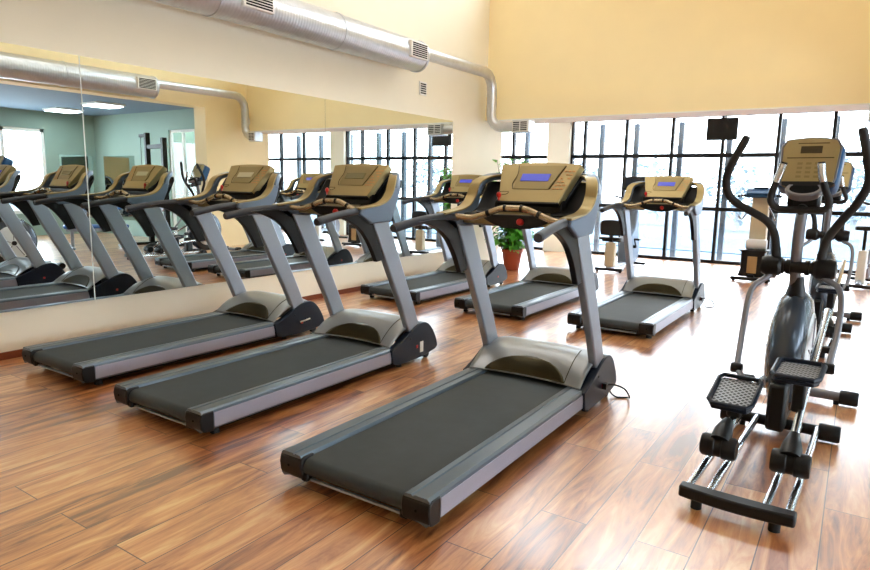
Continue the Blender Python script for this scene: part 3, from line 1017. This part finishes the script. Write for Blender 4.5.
    g = MB().tube(u_, .019, 14).build('fixed_grip', M['softblack'], t)
    MB().tube(u_[1:8], .0205, 14).build('pulse_sensor', M['chrome'], g)
    MB().tube(u_[-8:-1], .0205, 14).build('pulse_sensor', M['chrome'], g)
    MB().cyl((0, 1.30, 1.337), (0, 1.42, 1.345), .03, n=14).build('grip_stem', M['black'], t)
    return t


ell = build_elliptical()
ell.location = (-.33, 2.92, 0)
ell.rotation_euler = (0, 0, -.035)
ell['label'] = 'large elliptical trainer in the right foreground with two tall curved black handles'
ell['group'] = 'elliptical trainers along the right side'
e2 = copy_tree(ell)
e2.location = (-.315, 6.42, 0)
e2['label'] = 'elliptical trainer farther back, mostly hidden behind the foreground one'

# ------------------------------------------------------------------ far exercise machines
def recumbent():
    t = thing('exercise_bike', 'upright grey exercise bike with black seat pad beyond the back row treadmills', 'exercise bike', (-3.53, 10.75, 0), .0)
    f_ = MB().box(-.24, .24, -.03, .05, .02, .07).build('rear_stabiliser', M['black'], t, bevel=.012)
    for s in (-1, 1):
        MB().cyl((s * .2, .01, 0), (s * .2, .01, .03), .025, n=12).build('foot', M['rubber'], f_)
    MB().box(-.05, .05, -.02, 1.35, .05, .11).build('main_beam', M['silver'], t, bevel=.015)
    MB().prism([(-.03, .09), (.13, .09), (.10, .50), (-.0, .52)], -.085, .085).build('seat_post', M['beige'], t, bevel=.02)
    MB().box(-.03, .03, .02, .08, .48, .66).build('post_tube', M['black'], t, bevel=.006)
    MB().tube([(-.19, -.02, .58), (0, .04, .58), (.19, -.02, .58)], .022, 10).build('seat_handle', M['black'], t)
    MB().prism(smooth2([(-.17, .64), (.17, .64), (.185, .76), (.15, .885), (-.15, .885), (-.185, .76)], 4, True), -.02, .055, 'y').build('backrest', M['softblack'], t, bevel=.018, segs=3)
    MB().box(-.17, .17, .05, .40, .52, .585).build('seat', M['softblack'], t, bevel=.025, segs=3)
    MB().prism(smooth2([(.78, .10), (1.30, .08), (1.40, .35), (1.32, .62), (1.24, 1.02), (1.14, 1.02), (1.06, .70), (.82, .52)], 4, True), -.11, .11).build('drive_housing', M['bluesilver'], t, bevel=.03, segs=3)
    MB().box(-.26, .26, 1.28, 1.35, .02, .07).build('front_stabiliser', M['black'], t, bevel=.012)
    for s in (-1, 1):
        cr = MB().cyl((s * .11, 1.02, .38), (s * .16, 1.02, .38), .03, n=12).cyl((s * .15, 1.02, .38), (s * .15, .92, .52 if s > 0 else .24), .014, n=10).build('crank', M['black'], t)
        zz = .52 if s > 0 else .24
        MB().box(min(s * .15, s * .25), max(s * .15, s * .25), .86, .98, zz - .015, zz + .02).build('pedal', M['black'], cr, bevel=.008)
    MB().tube([(0, 1.18, .95), (0, 1.10, 1.40)], [.07, .05], 14).build('mast', M['bluesilver'], t)
    mt = Matrix.Translation((.02, 1.05, 1.41)) @ Matrix.Rotation(math.radians(-22), 4, 'X')
    c = MB().prism(smooth2([(-.18, 0), (.18, 0), (.22, .13), (.19, .25), (-.19, .25), (-.22, .13)], 3, True), -.03, .05, 'y', mt).build('console', M['black'], t, bevel=.02)
    MB().prism([(-.13, .05), (.13, .05), (.15, .20), (-.15, .20)], -.034, -.028, 'y', mt).build('display', M['navy'], c, smooth=False)
    MB().prism([(-.03, .09), (.03, .09), (.03, .12), (-.03, .12)], -.037, -.033, 'y', mt).build('red_digits', M['red'], c, smooth=False)
    MB().tube(smooth_pts([(-.30, .78, 1.28), (-.30, .95, 1.30), (-.16, 1.12, 1.25), (0, 1.14, 1.22), (.16, 1.12, 1.25), (.30, .95, 1.30), (.30, .78, 1.28)], 5), .018, 10).build('handlebar', M['tube'], t)


recumbent()


def stepper():
    t = thing('exercise_machine', 'beige exercise machine with blue console and black base near the window', 'exercise machine', (-1.36, 11.15, 0), 0)
    f_ = MB().box(-.29, .29, -.04, .04, .02, .07).build('rear_stabiliser', M['black'], t, bevel=.012)
    for s in (-1, 1):
        MB().cyl((s * .24, 0, 0), (s * .24, 0, .03), .025, n=12).build('foot', M['rubber'], f_)
    MB().box(-.05, .05, 0, 1.0, .05, .11).build('main_beam', M['black'], t, bevel=.01)
    MB().box(-.28, .28, .94, 1.02, .0, .06).build('front_stabiliser', M['black'], t, bevel=.012)
    b_ = MB().prism([(-.20, .07), (.20, .07), (.17, .20), (.17, .47), (.22, .50), (-.22, .50), (-.17, .47), (-.17, .20)], .06, .42, 'y').build('base_housing', M['black'], t, bevel=.02)
    MB().box(-.07, .07, .050, .062, .13, .40).build('tan_panel', M['tan'], b_, bevel=.004, label='tan panel')
    MB().lathe([(0, -.15), (.075, -.15), (.085, -.13), (.085, .13), (.075, .15), (0, .15)], (.02, .22, .585), (1, 0, 0), 22).build('roller_cover', M['disc'], t)
    MB().prism([(.40, .10), (.62, .10), (.58, .9), (.52, 1.36), (.40, 1.36), (.38, .9)], -.125, .125).build('column', M['beige'], t, bevel=.025, segs=3)
    MB().prism(smooth2([(.22, 1.33), (.58, 1.33), (.64, 1.42), (.56, 1.50), (.32, 1.47), (.20, 1.40)], 3, True), -.20, .22).build('console', M['blueshell'], t, bevel=.025, segs=3)
    MB().box(-.10, .10, .30, .46, 1.462, 1.494).build('display', M['navy'], t, bevel=.006)
    for s in (-1, 1):
        MB().tube(smooth_pts([(s * .19, .42, 1.36), (s * .29, .34, 1.36), (s * .30, .20, 1.35)], 4), .02, 10).build('grip', M['black'], t)
        MB().tube(smooth_pts([(s * .12, .45, 1.18), (s * .20, .36, 1.05), (s * .24, .25, .98), (s * .27, .15, 1.03)], 4), .014, 10).build('side_handle', M['tube'], t)


stepper()


def spin_bike():
    t = thing('spin_bike', 'black saddled spin bike by the window at the right edge', 'exercise bike', (.08, 11.42, 0), -.15)
    for y_, nm in ((0, 'rear_stabiliser'), (1.05, 'front_stabiliser')):
        f_ = MB().box(-.27, .27, y_ - .04, y_ + .04, .015, .065).build(nm, M['black'], t, bevel=.012)
    MB().tube([(0, .0, .06), (0, .35, .28), (0, .75, .32), (0, 1.05, .06)], .035, 12).build('frame', M['silver'], t)
    MB().box(-.06, .06, .06, .20, .06, .58).build('seat_tube', M['disc'], t, bevel=.02)
    MB().cyl((0, .13, .55), (0, .11, .88), .024, n=12).build('seat_post', M['black'], t)
    sd = MB().prism(smooth2([(-.10, -.02), (-.13, .06), (-.06, .16), (-.03, .30), (.03, .30), (.06, .16), (.13, .06), (.10, -.02)], 3, True), .88, .945, 'z').build('saddle', M['softblack'], t, bevel=.02, segs=3)
    w_ = MB().lathe([(0, -.02), (.20, -.02), (.235, -.03), (.25, -.02), (.25, .02), (.235, .03), (.20, .02), (0, .02)], (0, .82, .33), (1, 0, 0), 36).build('flywheel', M['tube'], t)
    MB().cyl((0, .86, .30), (0, .84, 1.22), .03, n=12).build('head_tube', M['silver'], t)
    MB().tube(smooth_pts([(-.22, .55, 1.34), (-.22, .72, 1.32), (-.1, .83, 1.26), (.1, .83, 1.26), (.22, .72, 1.32), (.22, .55, 1.34)], 5), .019, 10).build('handlebar', M['black'], t)
    MB().box(-.06, .06, .78, .86, 1.27, 1.40).build('console', M['black'], t, bevel=.012)
    for s in (-1, 1):
        cr = MB().cyl((s * .04, .42, .33), (s * .11, .42, .33), .028, n=12).cyl((s * .1, .42, .33), (s * .1, .42 - .03 * s, .33 + s * .16), .013, n=8).build('crank', M['tube'], t)
        MB().box(min(s * .1, s * .2), max(s * .1, s * .2), .36 - .03 * s, .46 - .03 * s, .315 + s * .16, .345 + s * .16).build('pedal', M['black'], cr, bevel=.006)


spin_bike()

# ------------------------------------------------------------------ television on its pole
t = thing('television', 'small dark flat television mounted high on the window frame', 'television', (-2.35, 13.35, 2.58))
MB().box(-.275, .275, -.03, .02, -.20, .215).build('casing', M['black'], t, bevel=.01)
MB().box(-.255, .255, -.034, -.029, -.165, .195).build('screen', mat('dark_screen', '#0E1114', .3, spec=.3, noise=.05), t, smooth=False)
MB().box(-.05, .05, .02, .15, -.06, .06).build('wall_mount', M['black'], t, bevel=.006)
MB().box(-.025, .025, .0, .05, .2, .255).build('mount_arm', M['black'], t)

# ------------------------------------------------------------------ potted plant
random.seed(7)


def leaf(b, base, d, ln, wd, droop):
    d = d.normalized()
    side = d.cross(Vector((0, 0, 1)))
    if side.length < .1:
        side = Vector((1, 0, 0))
    side.normalize()
    up = side.cross(d)
    rows = []
    for k, (t_, w_) in enumerate(((0, .05), (.25, .75), (.5, 1), (.75, .7), (1, .04))):
        c_ = base + d * ln * t_ - Vector((0, 0, 1)) * droop * ln * t_ * t_
        rows.append([c_ - side * wd * w_ + up * wd * .25 * w_, c_, c_ + side * wd * w_ + up * wd * .25 * w_])
    b.grid(rows)


pl = thing('potted_plant', 'tall leafy green plant in a terracotta pot by the end of the mirror wall', 'plant', (-4.97, 9.90, 0))
pot = MB().lathe([(0, 0), (.12, 0), (.128, .01), (.172, .30), (.186, .305), (.19, .36), (.178, .362), (.172, .34), (.165, .33), (0, .33)], (0, 0, 0), n=30).build('pot', M['terracotta'], pl, angle=40)
MB().lathe([(0, .012), (.168, 0), (0, -.03)], (0, 0, .33), n=20).build('soil', M['soil'], pl)
stems = MB()
lv = MB()
for k in range(13):
    a = 2 * PI * k / 13 + random.uniform(-.3, .3)
    h = random.choice((.75, .9, 1.1, 1.3, 1.45, 1.55))
    sp_ = random.uniform(.1, .34)
    if k in (2, 8):
        h, sp_ = 1.62, .10
    pts = smooth_pts([(.04 * math.cos(a), .04 * math.sin(a), .33), (.5 * sp_ * math.cos(a), .5 * sp_ * math.sin(a), .33 + h * .45), (sp_ * math.cos(a), sp_ * math.sin(a), .33 + h)], 6)
    stems.tube(pts, [.008 - .005 * i / (len(pts) - 1) for i in range(len(pts))], 6)
    for j in range(int(40 + h * 22)):
        q = random.uniform(.08, 1)
        p = pts[min(len(pts) - 1, int(q * (len(pts) - 1)))]
        an = random.uniform(0, 2 * PI)
        d = Vector((math.cos(an), math.sin(an), random.uniform(-.1, .7)))
        leaf(lv, p + d * random.uniform(.0, .07), d, random.uniform(.10, .17), random.uniform(.03, .05), random.uniform(.2, .7))
for k in range(16):
    a = 2 * PI * k / 16 + random.uniform(-.2, .2)
    h = random.uniform(.15, .6)
    sp_ = random.uniform(.28, .44)
    pts = smooth_pts([(.05 * math.cos(a), .05 * math.sin(a), .33), (.6 * sp_ * math.cos(a), .6 * sp_ * math.sin(a), .33 + h * .7), (sp_ * math.cos(a), sp_ * math.sin(a), .33 + h)], 6)
    stems.tube(pts, [.006 - .004 * i / (len(pts) - 1) for i in range(len(pts))], 6)
    for j in range(26):
        p = pts[min(len(pts) - 1, int(random.uniform(.35, 1) ** .7 * (len(pts) - 1)))]
        an = random.uniform(0, 2 * PI)
        d = Vector((math.cos(an), math.sin(an), random.uniform(-.1, .7)))
        leaf(lv, p + d * random.uniform(0, .06), d, random.uniform(.09, .15), random.uniform(.04, .06), random.uniform(.2, .7))
stems.build('stem', M['stem'], pl)
lv.build('foliage', M['leaf'], pl, angle=60)

# ------------------------------------------------------------------ side room machines seen in the mirror
t = thing('cable_machine', 'tall black cable machine in the side room, seen in the mirror', 'gym machine', (1.75, 8.30, 0), .15)
for s, h in ((-1, 2.32), (1, 2.45)):
    MB().box(s * .40 - .05, s * .40 + .05, -.05, .05, 0, h).build('upright', M['black'], t, bevel=.008)
    MB().box(s * .40 - .06, s * .40 + .06, -.45, .45, 0, .06).build('base_bar', M['black'], t, bevel=.008)
    MB().lathe([(0, -.02), (.19, -.02), (.2, -.01), (.2, .01), (.19, .02), (0, .02)], (s * .40, -.12, .62 if s > 0 else .95), (0, 1, 0), 28).build('weight_plate', M['tube'], t)
MB().box(-.40, .40, -.035, .035, 2.10, 2.19).build('cross_beam', M['black'], t, bevel=.008)
MB().box(.40, .75, -.03, .03, 2.36, 2.43).build('pulley_arm', M['black'], t, bevel=.008)
MB().cyl((.72, 0, 1.2), (.72, 0, 2.38), .006, n=6).build('cable', M['black'], t)
MB().cyl((.62, 0, 1.18), (.82, 0, 1.18), .014, n=10).build('cable_grip', M['chrome'], t)

t = thing('weight_bench', 'blue padded weight bench in the side room opening, seen in the mirror', 'bench', (2.1, 7.1, 0), .4)
MB().box(-.14, .14, -.6, .6, .42, .49).build('seat_pad', M['bluepad'], t, bevel=.025, segs=3)
MB().box(-.03, .03, -.55, .55, .36, .42).build('spine', M['silver'], t, bevel=.006)
for y_ in (-.45, .45):
    MB().box(-.03, .03, y_ - .03, y_ + .03, .0, .36).box(-.26, .26, y_ - .03, y_ + .03, 0, .05).build('leg', M['silver'], t, bevel=.006)

# ------------------------------------------------------------------ outside
struct('ground_outside', MB().box(-60, 40, 13.75, 90, -.45, -.30), M['snow'], label='pale ground outside the windows', cat='ground')
struct('path_outside', MB().box(-60, 40, 19, 25, -.30, -.27), M['ice'], label='pale blue path outside the windows', cat='path')
random.seed(3)


def tree(x, y, h, r, lab):
    t_ = thing('frosty_tree', lab, 'tree', (x, y, -.30), 0, 'frosted trees outside the windows')
    MB().tube([(0, 0, 0), (.05, .03, h * .4), (0, 0, h * .8)], [.14, .1, .03], 10).build('trunk', M['bark'], t_)
    b_ = MB()
    for k in range(420):
        while True:
            p = Vector((random.uniform(-1, 1), random.uniform(-1, 1), random.uniform(-1, 1)))
            if p.length < 1:
                break
        q = Vector((p.x * r, p.y * r, h * .58 + p.z * h * .42))
        an = random.uniform(0, 2 * PI)
        leaf(b_, q, Vector((math.cos(an), math.sin(an), random.uniform(-.5, .5))), random.uniform(.2, .4), random.uniform(.08, .16), .4)
    b_.build('crown', M['frost'], t_, angle=60)


for i, (x, y, h, r) in enumerate(((-8.2, 32, 3.4, 1.4), (-4.4, 30, 3.0, 1.3), (-.2, 28, 3.4, 1.3), (3.8, 29, 3.8, 1.3), (7.8, 28, 3.4, 1.3), (-12.5, 32, 3.6, 1.3))):
    tree(x, y, h, r, 'pale frosted tree standing beyond the path outside the windows')
